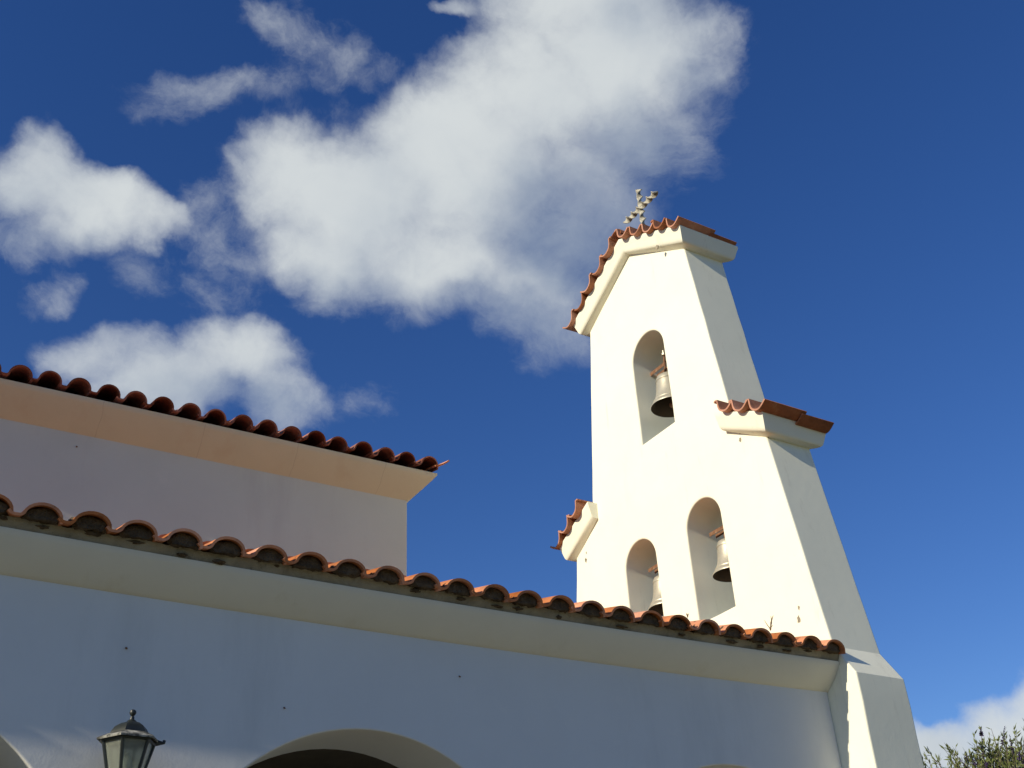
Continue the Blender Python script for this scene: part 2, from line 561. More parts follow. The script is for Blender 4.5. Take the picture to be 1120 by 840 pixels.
def clay_tile(mb, prof, O, U, V, N, length, thick, jit=0.0, lift=0.02):
    """One curved tile: prof = [(u, h)], running along V from O."""
    ju, jv, jn = (random.uniform(-jit, jit) for _ in range(3))
    tw = random.uniform(-jit, jit) * 1.2
    O = O + U * ju + V * jv * 1.6 + N * jn * 0.5
    n = len(prof)
    vs_ = []
    for v, h0 in ((0.0, lift), (length, 0.0)):
        for side in (0, 1):
            for i, (u, h) in enumerate(prof):
                a, b = prof[max(i - 1, 0)], prof[min(i + 1, n - 1)]
                t = Vector((b[0] - a[0], b[1] - a[1])).normalized()
                nx, ny = -t.y, t.x
                s = thick * (1 - side)
                vs_.append(O + U * (u + nx * s + tw * (v / max(length, .1))) + N * (h + ny * s + h0) + V * v)
    fs = []
    for i in range(n - 1):
        fs.append((i, i + 1, 2 * n + i + 1, 2 * n + i))                      # upper face
        fs.append((n + i + 1, n + i, 3 * n + i, 3 * n + i + 1))              # under face
        fs.append((i + 1, i, n + i, n + i + 1))                              # near end
        fs.append((2 * n + i, 2 * n + i + 1, 3 * n + i + 1, 3 * n + i))
    fs.append((0, 2 * n, 3 * n, n))
    fs.append((n - 1, 2 * n - 1, 4 * n - 1, 3 * n - 1))
    mb.add(vs_, fs, True)

def barrel_profile(p, rz):
    """Flat pan to the left running up into a barrel that drops steeply on the right."""
    pr = [(-0.02, 0.020), (-0.004, 0.005), (0.018, 0.0), (0.045, 0.001), (p * 0.235, 0.007)]
    cx, rx = p * 0.625, p * 0.352
    for i in range(12):
        a = math.pi * (0.95 - 0.93 * i / 11)
        pr.append((cx + rx * math.cos(a), 0.004 + rz * max(0, math.sin(a)) ** 0.9))
    pr.append((p * 0.985, -0.008))
    return pr

def wave_profile(p, amp):
    pr = []
    for i in range(19):
        t = i / 18
        q = 2 * t - 1
        h = amp * min(abs(q) ** 2.7, 0.5 * abs(q) ** 2.7 + 0.5 * (0.80 + 0.10 * abs(q)))
        pr.append((p * t, h))
    pr.insert(0, (-p * 0.05, amp * 0.90))
    pr.insert(0, (-p * 0.10, amp * 0.76))
    return pr

def ovolo(n=8, k=0.62, pw=1.0):
    """(out, up) from the wall to the lip, both 0..1: a quarter round, flattened towards a splay by a low k."""
    r = []
    for i in range(n + 1):
        a = math.pi / 2 * i / n
        q = i / n
        r.append((k * math.sin(a) ** pw + (1 - k) * q, k * (1 - math.cos(a)) + (1 - k) * q))
    return r

def fascia():
    """Flat soffit, small rounded lip, steep fascia leaning outward."""
    return [(0, 0), (0.32, 0.0), (0.52, 0.03), (0.64, 0.09), (0.71, 0.18), (0.755, 0.30), (0.84, 0.56), (0.93, 0.82), (1, 1)]

def loft(mb, rings, closed=True, cap=True):
    n = len(rings[0])
    vs_ = [p for r in rings for p in r]
    fs = []
    m = n if closed else n - 1
    for i in range(len(rings) - 1):
        for k in range(m):
            fs.append((i * n + k, i * n + (k + 1) % n, (i + 1) * n + (k + 1) % n, (i + 1) * n + k))
    mb.add(vs_, fs, True)

# ------------------------------------------------------------------ ground
g = MB()
R_ = 900
ring = [(R_ * math.cos(2 * math.pi * k / 48), R_ * math.sin(2 * math.pi * k / 48), 0) for k in range(48)]
g.add([(0, 0, 0)] + ring, [(0, k + 1, (k + 1) % 48 + 1) for k in range(48)])
tag(g.build('ground', M_ground), None, None, kind='structure')
g = MB()
g.box((-12, 3.2, -0.1), (9.5, 13.5, 0.06))
tag(g.build('paving', M_pave, bevel=0.01), None, None, kind='structure')

# ------------------------------------------------------------------ church: nave and arcaded porch
church = thing('church', 'white plastered chapel with two terracotta eaves and a low arcaded porch', 'church', (1.0, 9.43, 0))
# --- nave
NY, NXR, NXL, NZ = 9.43, 4.587, -6.0, 5.02 + CZ
NB = 15.4
w = MB()
w.box((NXL, NY, 0.06), (NXR, NB, NZ + 0.02))
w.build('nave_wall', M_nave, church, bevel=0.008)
c = MB()
rings = []
for o_, u_ in ovolo(k=0.12):
    d_, z_ = 0.235 * o_, NZ + 0.242 * u_
    rings.append([(NXL - d_, NY - d_, z_), (NXR + d_, NY - d_, z_), (NXR + d_, NB + d_, z_), (NXL - d_, NB + d_, z_)])
dd = 0.235
zt = NZ + 0.242
rings.append([(NXL - dd, NY - dd, zt + 0.02), (NXR + dd, NY - dd, zt + 0.02), (NXR + dd, NB + dd, zt + 0.02), (NXL - dd, NB + dd, zt + 0.02)])
loft(c, rings)
nn_ = len(c.v)
c.add(rings[-1], [(0, 1, 2, 3)])
c.build('nave_cornice', M_ncornice, church, angle=50)
# gabled deck under the tiles, tiles on both slopes
SL = rad(17)
mid = (NY + NB) / 2
run = mid - (NY - dd)
rise = run * math.tan(SL)
z0 = zt + 0.022
w = MB()
a, b = NXL - dd + .01, NXR + dd - .01
w.add([(a, NY - dd + .01, z0), (b, NY - dd + .01, z0), (b, mid, z0 + rise), (a, mid, z0 + rise), (b, NB + dd - .01, z0), (a, NB + dd - .01, z0)],
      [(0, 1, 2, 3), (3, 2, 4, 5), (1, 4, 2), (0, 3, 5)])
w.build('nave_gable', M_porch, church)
t = MB()
PN = 0.2504
pr = barrel_profile(PN, 0.098)
Vv = Vector((0, math.cos(SL), math.sin(SL))); Nv = Vector((0, -math.sin(SL), math.cos(SL)))
nrow = int(run / math.cos(SL) / 0.345) + 1
ncol = 43
x_first = 4.80 - ncol * PN
for j in range(nrow):
    for i in range(ncol):
        O = Vector((x_first + i * PN, NY - dd - 0.032, z0 - 0.008)) + Vv * (j * 0.345) + Nv * 0.012
        clay_tile(t, pr, O, Vector((1, 0, 0)), Vv, Nv, 0.41, 0.014, 0.010, 0.022)
V2 = Vector((0, -math.cos(SL), math.sin(SL))); N2 = Vector((0, math.sin(SL), math.cos(SL)))
for j in range(nrow):
    for i in range(ncol):
        O = Vector((4.80 - i * PN, NB + dd + 0.055, z0 - 0.008)) + V2 * (j * 0.345) + N2 * 0.012
        clay_tile(t, pr, O, Vector((-1, 0, 0)), V2, N2, 0.41, 0.014, 0.006, 0.022)
# ridge and the verge tiles that close the end
for i in range(27):
    x = NXL - 0.2 + i * 0.41
    t.tube([(x, mid, z0 + rise + 0.02), (x + 0.44, mid, z0 + rise + 0.035)], [0.115, 0.10], 14)
t.build('nave_roof', M_tile_old, church, angle=60)
tv = MB()
for j in range(nrow):
    O = Vector((4.785, NY - dd - 0.06, z0 + 0.02)) + Vv * (j * 0.345)
    clay_tile(tv, [(-0.02, 0.0), (0.0, 0.006), (0.035, 0.016), (0.075, 0.036), (0.11, 0.062), (0.135, 0.086)], O, Vector((1, 0, 0)), Vv, Nv, 0.41, 0.014, 0.004, 0.022)
tv.build('verge_tile', M_tile, church, angle=60)

# --- porch
PY, PXL, PXR, PZ = 6.0, -9.2, 6.485, 2.300 + CZ  # unseen left run lengthened to block a streak of sun
PT = 0.50
arches = []
outline = [(PXL, 0.06), (PXL, PZ + 0.18), (PXR, PZ + 0.18), (PXR, 0.06)]
lp = [(PXL, PZ + 0.18), (PXL, 0.06)]
for cx in (-7.80, -5.18, -2.56, 0.07, 2.69, 5.42):
    if cx - 1.13 < PXL:
        continue
    a = arch(cx, 1.13, 0.06, 0.553 + CZ, 40)
    lp += a
lp += [(PXR, 0.06), (PXR, PZ + 0.18)]
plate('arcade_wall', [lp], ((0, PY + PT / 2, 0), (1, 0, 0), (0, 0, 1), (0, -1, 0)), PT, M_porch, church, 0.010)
w = MB()
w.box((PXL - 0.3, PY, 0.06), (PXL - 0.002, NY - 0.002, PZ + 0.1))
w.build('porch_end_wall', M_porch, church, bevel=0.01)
w = MB()
w.box((PXL, PY + PT + 0.002, PZ - 0.32), (PXR - 0.004, NY - 0.004, PZ - 0.22))
for i in range(18):
    x = PXL + 0.4 + i * 0.64
    w.box((x, PY + PT + 0.003, PZ - 0.44), (x + 0.12, NY - 0.005, PZ - 0.323))
w.build('porch_ceiling', M_wood, church)
c = MB()
POH, PH = 0.174, 0.178
rings = []
segs = 40
def sag(x):
    q = (x - 0.3) / 6.2
    return -0.030 * 4 * q * (1 - q) if 0 < q < 1 else 0.0
for o_, u_ in ovolo(k=0.25):
    rr = []
    for i in range(segs + 1):
        x = PXL - 0.3 + (PXR + 0.001 - PXL + 0.3) * i / segs
        rr.append((x, PY - 0.002 - POH * o_, PZ + PH * u_ + sag(x)))
    rings.append(rr)
rings.append([(p[0], p[1], p[2] + 0.012) for p in rings[-1]])
rings.append([(p[0], PY + 0.2, p[2]) for p in rings[-1]])
rings.insert(0, [(p[0], PY + 0.1, p[2]) for p in rings[0]])
loft(c, rings, closed=False)
c.build('porch_cornice', M_cornice, church, angle=50)
# mortar bed between cornice and tiles
f_ = MB()
EY = 5.752
rr = []
NS = 460
bot, top = [], []
for i in range(NS + 1):
    x = PXL - 0.28 + (PXR - PXL + 0.28) * i / NS
    wob = 0.010 * math.sin(x * 9.1) + 0.008 * math.sin(x * 23.7 + 1) + random.uniform(-.003, .003)
    bot.append((x, PY - POH + 0.012 + wob * 0.6, PZ + PH + 0.008 + sag(x)))
    top.append((x, PY - POH - 0.024 + wob * 0.6, PZ + PH + 0.068 + sag(x) + random.uniform(-.006, .006)))
bk = [(p[0], PY + 0.15, p[2] + 0.05) for p in top]
loft(f_, [bot, top, bk], closed=False)
f_.build('eave_mortar', M_mortar, church, angle=60)
t = MB()
PP = 0.2475
pr = barrel_profile(PP, 0.070)
Vv = Vector((0, math.cos(SL), math.sin(SL))); Nv = Vector((0, -math.sin(SL), math.cos(SL)))
ncol = 64
x_first = 6.385 - 0.625 * PP - (ncol - 1) * PP
nrow = int((NY - EY) / math.cos(SL) / 0.345) + 1
for j in range(nrow):
    for i in range(ncol):
        x = x_first + i * PP
        O = Vector((x, EY, PZ + PH + 0.036 + sag(x + 0.15))) + Vv * (j * 0.345)
        L_ = 0.41
        if O.y + L_ * math.cos(SL) > NY - 0.003:
            L_ = (NY - 0.003 - O.y) / math.cos(SL)
            if L_ < 0.06:
                continue
        clay_tile(t, pr, O, Vector((1, 0, 0)), Vv, Nv, L_, 0.015, 0.005 if j == 0 else 0.010, 0.022)
t.build('porch_roof', M_tile, church, angle=60)
w = MB()
w.add([(PXL, EY + 0.10, PZ + PH + 0.040), (PXR - .003, EY + 0.10, PZ + PH + 0.040),
       (PXR - .003, NY - .004, PZ + PH + 0.040 + (NY - EY - .1) * math.tan(SL) - 0.0), (PXL, NY - .004, PZ + PH + 0.040 + (NY - EY - .1) * math.tan(SL))], [(0, 1, 2, 3)])
w.build('light_block_deck', M_wood, church)  # unseen sheet added below the tiles to block light
# earth and old nests that plug the tile mouths, one lump per tile
def lump(name, c, r, seed, sub=2, rough=0.3, ymin=-99, zmin=-99):
    rnd = random.Random(seed)
    bm = bmesh.new()
    bmesh.ops.create_icosphere(bm, subdivisions=sub, radius=1)
    ph = [rnd.uniform(0, 6.28) for _ in range(6)]
    for v in bm.verts:
        p = v.co.copy()
        q = 1 + rough * (math.sin(p.x * 4.3 + ph[0]) * math.cos(p.z * 5.1 + ph[1]) + 0.6 * math.sin(p.y * 9 + ph[2] + p.x * 7)) + rnd.uniform(-.12, .12)
        v.co = Vector((c[0] + p.x * r[0] * q, max(c[1] + p.y * r[1] * q, ymin + rnd.uniform(0, .006)), max(c[2] + p.z * r[2] * q, zmin + rnd.uniform(-.006, .008))))
    b = MB()
    bm.verts.index_update()
    b.add([v.co.copy() for v in bm.verts], [[v.index for v in f.verts] for f in bm.faces], True)
    bm.free()
    return b.build(name, M_dirt, church, angle=80)
for i in range(ncol):
    xc = x_first + i * PP + 0.625 * PP
    if xc < -6.0:
        continue
    zb = PZ + PH + 0.036 + sag(xc)
    rnd = random.Random(i + 50)
    lump('earth_plug', (xc + rnd.uniform(-.01, .01), EY + 0.040, zb + 0.052), (0.092, 0.055, 0.052), i, 3, 0.13, EY + 0.012, zb + 0.026)
    if rnd.random() < 0.75:
        lump('dirt_clod', (xc + rnd.uniform(-.06, .06), EY + rnd.uniform(.05, .07), zb + rnd.uniform(-.015, .02)),
             (rnd.uniform(.018, .05), .018, rnd.uniform(.006, .014)), i + 200, 2, 0.4)
# rusty nail stubs left in the two shaded walls
for (x, y, z, r) in ((1.253, 6.0, 1.995, .006), (2.155, 6.0, 1.765, .005), (3.28, 6.0, 2.07, .005), (1.30, 9.43, 4.90, .008)):
    k = MB()
    k.tube([(x, y + 0.01, z + CZ), (x + .002, y - 0.012, z + CZ - .012)], [r, r * .8], 8)
    k.build('nail', M_rust, church)

# ------------------------------------------------------------------ bell tower
XF, XT = 6.488, 0.525
YC = 7.653
def mir(pts):
    return pts + [(2 * YC - y, z) for y, z in reversed(pts)]
tower = thing('bell_tower', 'tall tapering white bell tower with three arched openings and tiled caps', 'bell tower', (XF + XT / 2, YC, 0))
half = [(5.690, 0.06 - 0.05), (5.690, 2.372 + CZ), (5.858, 2.620 + CZ), (6.132, 4.595 + CZ), (6.160, 4.80 + CZ), (6.500, 4.98 + CZ), (6.774, 7.157 + CZ), (6.79, 7.30 + CZ), (YC, 7.80 + CZ)]
prof = half[:-1] + [half[-1]] + [(2 * YC - y, z) for y, z in reversed(half[:-1])]
OPEN = [(7.570, 0.268, 5.350 + CZ, 6.300 + CZ), (7.105, 0.245, 3.285 + CZ, 4.165 + CZ), (8.090, 0.250, 3.285 + CZ, 4.135 + CZ)]
# frame: U = +Y, V = +Z, N = U x V = +X
plate('tower_wall', [prof] + [arch(*o) for o in OPEN], ((XF + XT / 2, 0, 0), (0, 1, 0), (0, 0, 1), (1, 0, 0)), XT, M_tower, tower, 0.016, 0.0022)

def cove(ring_of, d, h, name, lip=0.025):
    """ring_of(out) gives the ring of points for an overhang; the wall end tucks 2 mm into the wall."""
    c = MB()
    rings = []
    for o_, u_ in fascia():
        rings.append([(x, y, z + h * u_) for x, y, z in ring_of(d * o_)])
    rings.append([(x, y, z + h + lip) for x, y, z in ring_of(d)])
    loft(c, rings)
    top = rings[-1]
    return c, top

XB = XF + XT
cz = CZ
# cap under the gabled top
def cap_ring(o):
    e = o - 0.002
    yl, yr = 2 * YC - 6.774, 6.774
    s = (7.69 - 7.157) / (YC - 6.774)
    return [(XF - e, yr - e, 7.157 + cz), (XF - e, YC, 7.69 + cz), (XF - e, yl + e, 7.157 + cz),
            (XB + e, yl + e, 7.157 + cz), (XB + e, YC, 7.69 + cz), (XB + e, yr - e, 7.157 + cz)]
c, top = cove(cap_ring, 0.132, 0.150, 'cap')
c.add(top, [(0, 1, 4, 5), (1, 2, 3, 4)])
c.build('cap_cornice', M_tower, tower, angle=50)
# shoulder eaves, right and left
def shoulder_ring(sgn):
    def f(o):
        e = o - 0.002
        ya, yb = 6.132, 6.600
        def Y(y):
            return y if sgn < 0 else 2 * YC - y
        pts = [(XF - e, Y(ya - e), 4.595 + cz), (XF - e, Y(yb), 4.885 + cz), (XB + e, Y(yb), 4.885 + cz), (XB + e, Y(ya - e), 4.595 + cz)]
        return pts
    return f
for sgn in (-1, 1):
    c, top = cove(shoulder_ring(sgn), 0.125, 0.150, 'shoulder')
    c.add(top, [(0, 1, 2, 3)])
    k = len(shoulder_ring(sgn)(0))
    c.build('shoulder_cornice', M_tower, tower, angle=50)

# tiles laid front to back on the gable slopes and on the shoulders
TX0 = XF - 0.188
def slope_tiles(name, y_hi, z_hi, y_lo, z_lo, n, amp, lengths=((0.0, 0.50, 0.046), (0.44, 0.375, 0.010))):
    t = MB()
    a = Vector((0, y_hi, z_hi)); b = Vector((0, y_lo, z_lo))
    U = (b - a); Ln = U.length; U.normalize()
    V = Vector((1, 0, 0))
    N = V.cross(U) if V.cross(U).z > 0 else U.cross(V)
    p = Ln / n
    pr = wave_profile(p, amp)
    # clay_tile thickens towards +normal of the (u, h) plane
    for x_off, ln, up in reversed(lengths):
        for i in range(n):
            O = Vector((TX0 + x_off, 0, 0)) + Vector((0, a.y, a.z)) + U * (p * i) + N * (up + random.uniform(0, .006))
            clay_tile(t, pr, O, U, V, N, ln, 0.017, 0.012, 0.0)
    return t.build(name, M_tile_cap, tower, angle=60)
capz = 7.69 + 0.15 + 0.025 + cz - 0.084
s = (7.69 - 7.157) / (YC - 6.774 + 0.0)
y_end = 6.774 - 0.132 - 0.05
sl = 0.533 / (YC - 6.642)
slope_tiles('cap_tiles', YC - 0.01, capz + 0.005, 6.65, capz - sl * (YC - 6.65), 5, 0.108)
slope_tiles('cap_tiles', YC + 0.01, capz + 0.005, 2 * YC - 6.57, capz - sl * (YC - 6.57), 5, 0.108)
rt = MB()
for x_off, ln, up in ((0.46, 0.40, 0.0), (0.02, 0.48, 0.02)):
    pts = []
    n = 12
    vs_ = []
    for xx in (TX0 + x_off, TX0 + x_off + ln):
        for r_ in (0.105, 0.091):
            for i in range(n + 1):
                a = math.pi * (1.04 - 1.08 * i / n)
                vs_.append((xx, YC - r_ * math.cos(a), capz + 0.085 + up + r_ * 0.85 * math.sin(a)))
    m_ = n + 1
    fs = []
    for i in range(n):
        fs += [(i, i + 1, 2 * m_ + i + 1, 2 * m_ + i), (m_ + i, m_ + i + 1, 3 * m_ + i + 1, 3 * m_ + i),
               (i, i + 1, m_ + i + 1, m_ + i), (2 * m_ + i, 2 * m_ + i + 1, 3 * m_ + i + 1, 3 * m_ + i)]
    rt.add(vs_, fs, True)
rt.build('ridge_tile', M_tile_cap, tower, angle=60)
zs_ = 4.595 + 0.15 + 0.025 + cz - 0.072
for sgn in (-1, 1):
    def Y(y):
        return y if sgn < 0 else 2 * YC - y
    ss = 0.29 / (6.60 - 6.007)
    slope_tiles('shoulder_tiles', Y(6.56), zs_ + ss * (6.56 - 6.007), Y(5.955), zs_ + ss * (5.955 - 6.007), 3, 0.104)

# places where the plaster has flaked off the sunny face
for y, z, r in ((6.15, 2.93, .022), (6.13, 3.02, .012), (9.0, 4.52, .020), (8.98, 4.60, .010), (6.45, 4.72, .018), (6.44, 4.79, .008), (7.05, 7.33, .020)):
    b = MB()
    n = 11
    rg = [r * random.uniform(.55, 1.2) for _ in range(n)]
    x_ = XF if z < 7 else XF - 0.118
    fr = [(x_ - 0.002, y + rg[i] * math.cos(6.283 * i / n), z + CZ + rg[i] * 1.5 * math.sin(6.283 * i / n)) for i in range(n)]
    bk_ = [(x_ + 0.01, p[1], p[2]) for p in fr]
    b.add(fr + bk_, [tuple(range(n))] + [(i, (i + 1) % n, (i + 1) % n + n, i + n) for i in range(n)])
    b.build('flaked_patch', M_mortar, tower, flat=True)

# ------------------------------------------------------------------ cross on the ridge
cross = thing('iron_cross', 'small twisted iron cross with flaking white paint on the tower ridge', 'cross', (6.75, YC - 0.012, 8.02 + CZ))
def twisted(p0, p1, wd, th, turns, ph=0.0):
    mb = MB()
    p0, p1 = Vector(p0), Vector(p1)
    ax = (p1 - p0).normalized()
    a = Vector((1, 0, 0)) if abs(ax.x) < 0.5 else Vector((0, 0, 1))
    b = ax.cross(a).normalized()
    n = int(turns * 24)
    vs_, fs = [], []
    for i in range(n + 1):
        q = i / n
        an = 2 * math.pi * turns * q + ph
        e1 = a * math.cos(an) + b * math.sin(an)
        e2 = -a * math.sin(an) + b * math.cos(an)
        c_ = p0 + (p1 - p0) * q
        for s1, s2 in ((1, 1), (-1, 1), (-1, -1), (1, -1)):
            vs_.append(c_ + e1 * (s1 * wd / 2) + e2 * (s2 * th / 2))
    for i in range(n):
        for k in range(4):
            fs.append((i * 4 + k, i * 4 + (k + 1) % 4, (i + 1) * 4 + (k + 1) % 4, (i + 1) * 4 + k))
    fs += [(3, 2, 1, 0), tuple(n * 4 + k for k in range(4))]
    mb.add(vs_, fs, True)
    return mb
yc_ = YC - 0.012
twisted((6.75, yc_, 8.0 + CZ), (6.75, yc_, 8.755 + CZ), 0.078, 0.014, 3.4).build('upright', M_cross, cross, angle=50)
twisted((6.735, yc_ + 0.30, 8.478 + CZ), (6.735, yc_ - 0.30, 8.478 + CZ), 0.088, 0.014, 3.0, 0.6).build('crossbar', M_cross, cross, angle=50)
b_ = MB(); b_.lathe((6.75, yc_, 8.0 + CZ), [(0.0, -0.04), (0.05, -0.04), (0.05, 0.02), (0.035, 0.05), (0.0, 0.06)], 14)
b_.build('base', M_mortar, cross)

# ------------------------------------------------------------------ bells
def make_bell():
    r = thing('bell', 'pale bronze bell hanging in the topmost arched opening of the tower', 'bell', (0, 0, 0), 'bells hanging in the tower openings')
    b = MB()
    outer = [(0.222, 0.0), (0.224, 0.012), (0.211, 0.030), (0.184, 0.070), (0.158, 0.13), (0.143, 0.20), (0.135, 0.28), (0.131, 0.34), (0.118, 0.372), (0.085, 0.388), (0.0, 0.393)]
    b.lathe((0, 0, 0), outer, 40)
    o = b.build('bell_body', M_bell, r, angle=60)
    b = MB()
    b.lathe((0, 0, 0), [(0.2215, 0.001), (0.196, 0.028), (0.162, 0.085), (0.135, 0.17), (0.12, 0.30), (0.09, 0.355), (0.0, 0.362)], 40)
    b.build('bell_inside', M_bell_in, r, angle=60)
    for zz, rr in ((0.062, 0.190), (0.315, 0.1335)):
        bb = MB()
        bb.lathe((0, 0, zz), [(rr - 0.004, -0.010), (rr + 0.005, -0.006), (rr + 0.004, 0.006), (rr - 0.008, 0.010)], 40)
        bb.build('moulding_ring', M_bell, o)
    b = MB()
    b.tube([(0, 0, 0.34), (0.005, 0.0, 0.18), (0.01, 0.0, 0.05)], 0.010, 8)
    b.lathe((0.01, 0, 0.03), [(0.0, -0.035), (0.026, -0.022), (0.034, 0.0), (0.026, 0.022), (0.0, 0.035)], 12)
    b.build('clapper', M_rust, r)
    # two angle-iron bars across the opening
    for xx in (0.015, 0.105):
        b = MB()
        b.add([(xx, -0.30, 0.552), (xx + 0.005, -0.30, 0.552), (xx + 0.005, -0.30, 0.590), (xx + 0.036, -0.30, 0.590), (xx + 0.036, -0.30, 0.595), (xx, -0.30, 0.595),
               (xx, 0.30, 0.552), (xx + 0.005, 0.30, 0.552), (xx + 0.005, 0.30, 0.590), (xx + 0.036, 0.30, 0.590), (xx + 0.036, 0.30, 0.595), (xx, 0.30, 0.595)],
              [(5, 4, 3, 2, 1, 0), (6, 7, 8, 9, 10, 11)] + [(i, (i + 1) % 6, (i + 1) % 6 + 6, i + 6) for i in range(6)])
        b.build('support_bar', M_rust, r, flat=True)
    # straps, nuts and the ring that carry the crown
    for yy in (-0.075, 0.005):
        b = MB()
        b.tube([(0.0, yy, 0.39), (-0.012, yy, 0.47), (-0.014, yy, 0.56), (-0.006, yy, 0.63), (0.03, yy, 0.665), (0.08, yy, 0.66), (0.112, yy, 0.60)], [.011, .011, .012, .011, .010, .010, .009], 6)
        b.build('strap', M_rust, r)
        b = MB()
        b.lathe((-0.01, yy, 0.665), [(0, -.012), (.02, -.012), (.02, .012), (.009, .014), (.009, .05), (0, .052)], 6, smooth=False)
        b.build('nut', M_bell, r)
    b = MB()
    b.tube([(0.005 + 0.045 * math.cos(a), 0.005, 0.43 + 0.05 * math.sin(a)) for a in [2 * math.pi * k / 16 for k in range(17)]], 0.012, 8, cap=False)
    b.build('crown_ring', M_rust, r)
    return r

def copy_tree(o, parent=None):
    c_ = o.copy()
    col.objects.link(c_)
    c_.parent = parent
    for ch in list(o.children):
        copy_tree(ch, c_)
    return c_
bell = make_bell()
kids = [bell, copy_tree(bell), copy_tree(bell)]
BELLS = [((6.705, 7.550, 5.705 + CZ), 0.98, 'pale bronze bell hanging alone in the topmost arched opening of the tower'),
         ((6.712, 7.045, 3.680 + CZ), 0.86, 'whitish bronze bell in the lower arched opening nearer the right edge of the tower'),
         ((6.700, 8.010, 3.675 + CZ), 0.86, 'bell mostly hidden in the lowest leftmost opening just above the porch tiles')]
for o, (loc, sc, lab) in zip(kids, BELLS):
    o.location = loc
    o.scale = (sc, sc, sc)
    o.rotation_euler.z = random.uniform(-.05, .05)
    o['label'] = lab

# ------------------------------------------------------------------ lantern on the porch wall
LX, LY, LZ = 1.289, 5.80, 1.47 + CZ
lamp = thing('wall_lantern', 'black six sided wall lantern with dusty glass and ball finial on the porch wall', 'lantern', (LX, PY, LZ))
PHS = rad(-118)
k6 = [PHS + math.pi / 3 * i for i in range(6)]
b = MB()
b.lathe((LX, LY, LZ), [(0.0, 0.040), (0.092, 0.022), (0.152, -0.006), (0.160, -0.012), (0.157, -0.020), (0.118, -0.004), (0.0, 0.0)], 6, phase=PHS, smooth=False)
rim = b.build('brim', M_brim, lamp, angle=20)
b = MB()
b.lathe((LX, LY, LZ), [(0.100, 0.012), (0.096, 0.026), (0.080, 0.052), (0.052, 0.071), (0.030, 0.078), (0.0, 0.080)], 6, phase=PHS, smooth=False)
b.build('dome', M_lamp, lamp, angle=25)
b = MB()
b.lathe((LX, LY, LZ + 0.076), [(0.028, 0.0), (0.022, 0.010), (0.012, 0.016), (0.010, 0.030), (0.006, 0.034), (0.013, 0.040), (0.017, 0.050), (0.015, 0.060), (0.008, 0.066), (0.0, 0.068)], 18)
b.build('finial', M_lamp, lamp)
rt_, rb_, zt_, zb_ = 0.128, 0.066, -0.012, -0.250
fr = MB()
for a in k6:
    fr.tube([(LX + rt_ * math.cos(a), LY + rt_ * math.sin(a), LZ + zt_), (LX + rb_ * math.cos(a), LY + rb_ * math.sin(a), LZ + zb_)], 0.0085, 6)
for r_, z_ in ((rt_, zt_ - 0.008), (rb_, zb_)):
    for i in range(6):
        a, a2 = k6[i], k6[(i + 1) % 6]
        fr.tube([(LX + r_ * math.cos(a), LY + r_ * math.sin(a), LZ + z_), (LX + r_ * math.cos(a2), LY + r_ * math.sin(a2), LZ + z_)], 0.008, 6)
fr.lathe((LX, LY, LZ + zb_), [(0.0, -0.012), (0.072, -0.006), (0.072, 0.004), (0.0, 0.006)], 6, phase=PHS, smooth=False)
fr.build('frame', M_lamp, lamp)
for i in range(6):
    a, a2 = k6[i], k6[(i + 1) % 6]
    gl = MB()
    q = []
    for aa, r_, z_ in ((a, rt_ - .006, zt_), (a2, rt_ - .006, zt_), (a2, rb_ - .004, zb_), (a, rb_ - .004, zb_)):
        q.append(Vector((LX + r_ * math.cos(aa), LY + r_ * math.sin(aa), LZ + z_)))
    nrm = (q[1] - q[0]).cross(q[3] - q[0]).normalized() * 0.003
    q2 = [p - nrm for p in q]
    gl.add(q + q2, [(0, 1, 2, 3), (7, 6, 5, 4), (0, 4, 5, 1), (1, 5, 6, 2), (2, 6, 7, 3), (3, 7, 4, 0)])
    gl.build('glass_pane', M_glass, lamp)
b = MB()
b.lathe((LX, LY, LZ + zb_), [(0.02, 0.006), (0.02, 0.07), (0.014, 0.075), (0.012, 0.10), (0.022, 0.12), (0.024, 0.135), (0.016, 0.16), (0.006, 0.178), (0.0, 0.18)], 16)
b.build('bulb', M_bulb, lamp)
b = MB()
pts = [(LX, LY, LZ + zb_ - 0.012), (LX, LY, LZ + zb_ - 0.06), (LX, LY + 0.02, LZ + zb_ - 0.11), (LX, LY + 0.08, LZ + zb_ - 0.14), (LX, PY - 0.02, LZ + zb_ - 0.12), (LX, PY, LZ + zb_ - 0.10)]
b.tube(pts, 0.012, 8)
b.tube([(LX + 0.0, PY - 0.02, LZ + zb_ - 0.03), (LX, PY - 0.03, LZ - 0.02), (LX + 0.0, PY - 0.045, LZ + 0.0), (LX + 0.0, LY + 0.12, LZ - 0.02)], 0.008, 8)
b.box((LX - 0.045, PY - 0.02, LZ + zb_ - 0.2), (LX + 0.045, PY - 0.003, LZ + zb_ + 0.02))
b.build('bracket', M_lamp, lamp)
# curled hook on the rim
b = MB()
hx, hy = LX + 0.150 * math.cos(rad(-14)), LY + 0.150 * math.sin(rad(-14))
b.tube([(hx - 0.03, hy, LZ - 0.012), (hx + 0.006, hy - 0.002, LZ - 0.020), (hx + 0.016, hy - .002, LZ - 0.018), (hx + 0.018, hy - .002, LZ - 0.006)], [0.010, 0.009, 0.009, 0.008], 8)
b.build('hook', M_lamp, lamp)

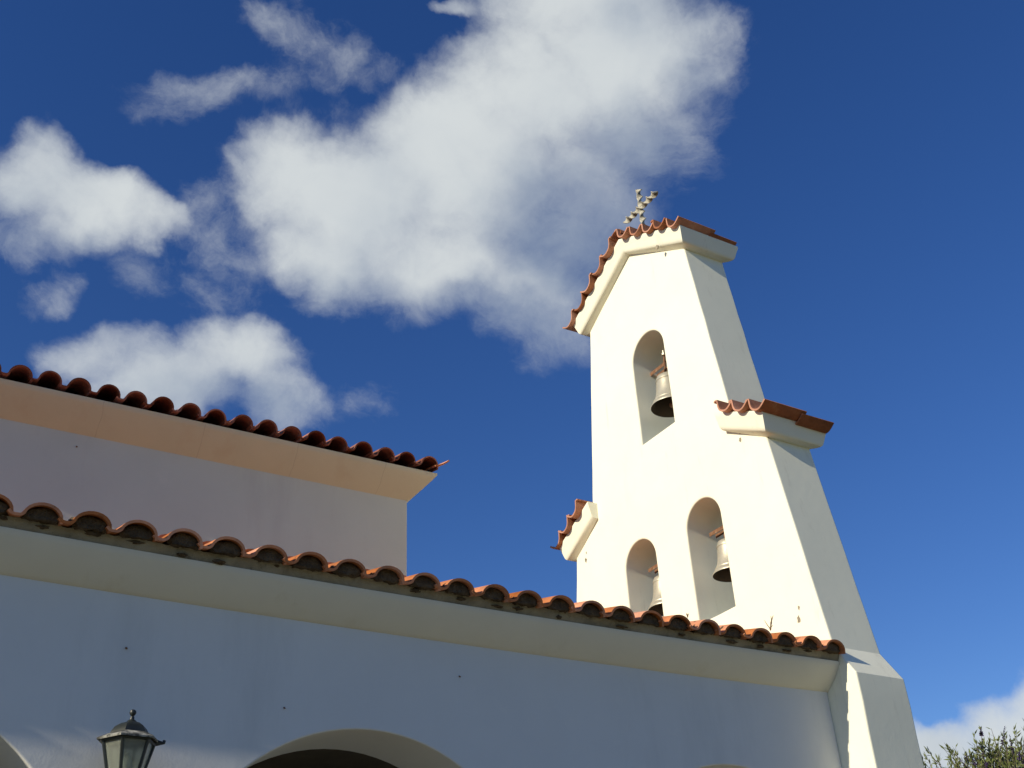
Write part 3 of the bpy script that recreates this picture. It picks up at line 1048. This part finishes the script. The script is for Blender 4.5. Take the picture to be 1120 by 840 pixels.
# ------------------------------------------------------------------ dry weeds on the porch tiles
def weed(x, y, z, n, h, label):
    b = MB()
    for i in range(n):
        a = random.uniform(0, 6.28)
        s_ = random.uniform(.4, 1.0) * h
        bx, by = math.cos(a) * random.uniform(.2, .8) * s_, math.sin(a) * .4 * s_
        p = [(x + bx * q ** 1.6 + random.uniform(-.004, .004), y + by * q, z - 0.01 + s_ * (q - 0.35 * q * q * abs(bx) / max(s_, .01))) for q in (0, .25, .5, .75, 1)]
        b.tube(p, [.0042, .0036, .003, .0024, .0014], 5)
    o = b.build('dry_weed', M_straw, at=(x, y, z))
    tag(o, label, 'weed', 'dry weeds on the porch eave')
weed(5.800, 5.80, 2.645 + CZ, 8, 0.135, 'tuft of dry weed with a tall upright stalk, rightmost on the porch tiles')
weed(5.02, 5.80, 2.635 + CZ, 5, 0.06, 'tiny tuft of dry weed low on the porch tiles right of the larger opening')

# ------------------------------------------------------------------ tree beyond the tower
def make_tree(x, y, h):
    r = thing('tree', 'olive green feathery tree with dark purple spikes beyond the foot of the tower', 'tree', (x, y, 0))
    t = MB()
    limbs = []
    t.tube([(x, y, 0), (x + .05, y, h * .18), (x - .04, y + .05, h * .34), (x, y, h * .5)], [.20, .16, .13, .08], 10)
    rnd = random.Random(3)
    tips = []
    for i in range(44):
        a = i * 2.4
        z_0 = h * rnd.uniform(.2, .5)
        out = rnd.uniform(.1, 1.55)
        z_1 = h * rnd.uniform(.78, .95) - 0.42 * out
        p0 = Vector((x, y, z_0)); p1 = Vector((x + out * math.cos(a), y + out * math.sin(a), z_1))
        pm = (p0 + p1) / 2 + Vector((math.cos(a) * .25, math.sin(a) * .25, -.1))
        t.tube([p0, pm, p1], [.05, .035, .015], 6)
        limbs.append((p0, pm, p1))
    lf, sp = MB(), MB()
    def blade(mb, p, dr, ln, wd):
        sd_ = dr.cross(Vector((rnd.gauss(0, 1), rnd.gauss(0, 1), rnd.gauss(0, 1)))).normalized()
        n_ = sd_.cross(dr).normalized() * (wd * .25)
        mb.add([p, p + dr * ln * .45 + sd_ * wd + n_, p + dr * ln, p + dr * ln * .45 - sd_ * wd + n_], [(0, 1, 2), (0, 2, 3)])
    for (p0, pm, p1) in limbs:
        for k in range(52):
            q = rnd.uniform(.25, 1.0)
            base = pm.lerp(p1, (q - .25) / .75) + Vector((rnd.gauss(0, .22), rnd.gauss(0, .22), rnd.gauss(0, .12)))
            ou = Vector((base.x - x, base.y - y, 0))
            dr = (Vector((rnd.gauss(0, .28), rnd.gauss(0, .28), 1.0)) + ou * .22).normalized()
            ln = rnd.uniform(.3, .8)
            t.tube([base, base + dr * ln * .6, base + dr * ln], [.006, .005, .002], 4, cap=False)
            for m_ in range(int(ln * 42)):
                pp = base + dr * (ln * rnd.uniform(.05, 1.0))
                d2 = (dr * .9 + Vector((rnd.gauss(0, .55), rnd.gauss(0, .55), rnd.gauss(0, .35)))).normalized()
                blade(lf, pp, d2, rnd.uniform(.05, .13), rnd.uniform(.008, .017))
            if rnd.random() < .22 and q > .6 and (base.x - x) - (base.y - y) > -.35:  # dark purple blades, kept to one side of the crown
                tp = base + dr * ln * .72
                s_ln = rnd.uniform(.14, .30)
                for m_ in range(60):
                    qq = rnd.random()
                    a = rnd.uniform(0, 6.28)
                    d2 = (Vector((math.cos(a), math.sin(a), rnd.uniform(.1, .8)))).normalized()
                    blade(sp, tp + dr * (s_ln * qq), d2, rnd.uniform(.025, .05) * (1.15 - qq), .016)
    t.build('trunk', M_bark, r)
    lf.build('crown', M_leaf, r)
    sp.build('purple_spikes', M_spike, r)
make_tree(16.1, 12.05, 5.72)
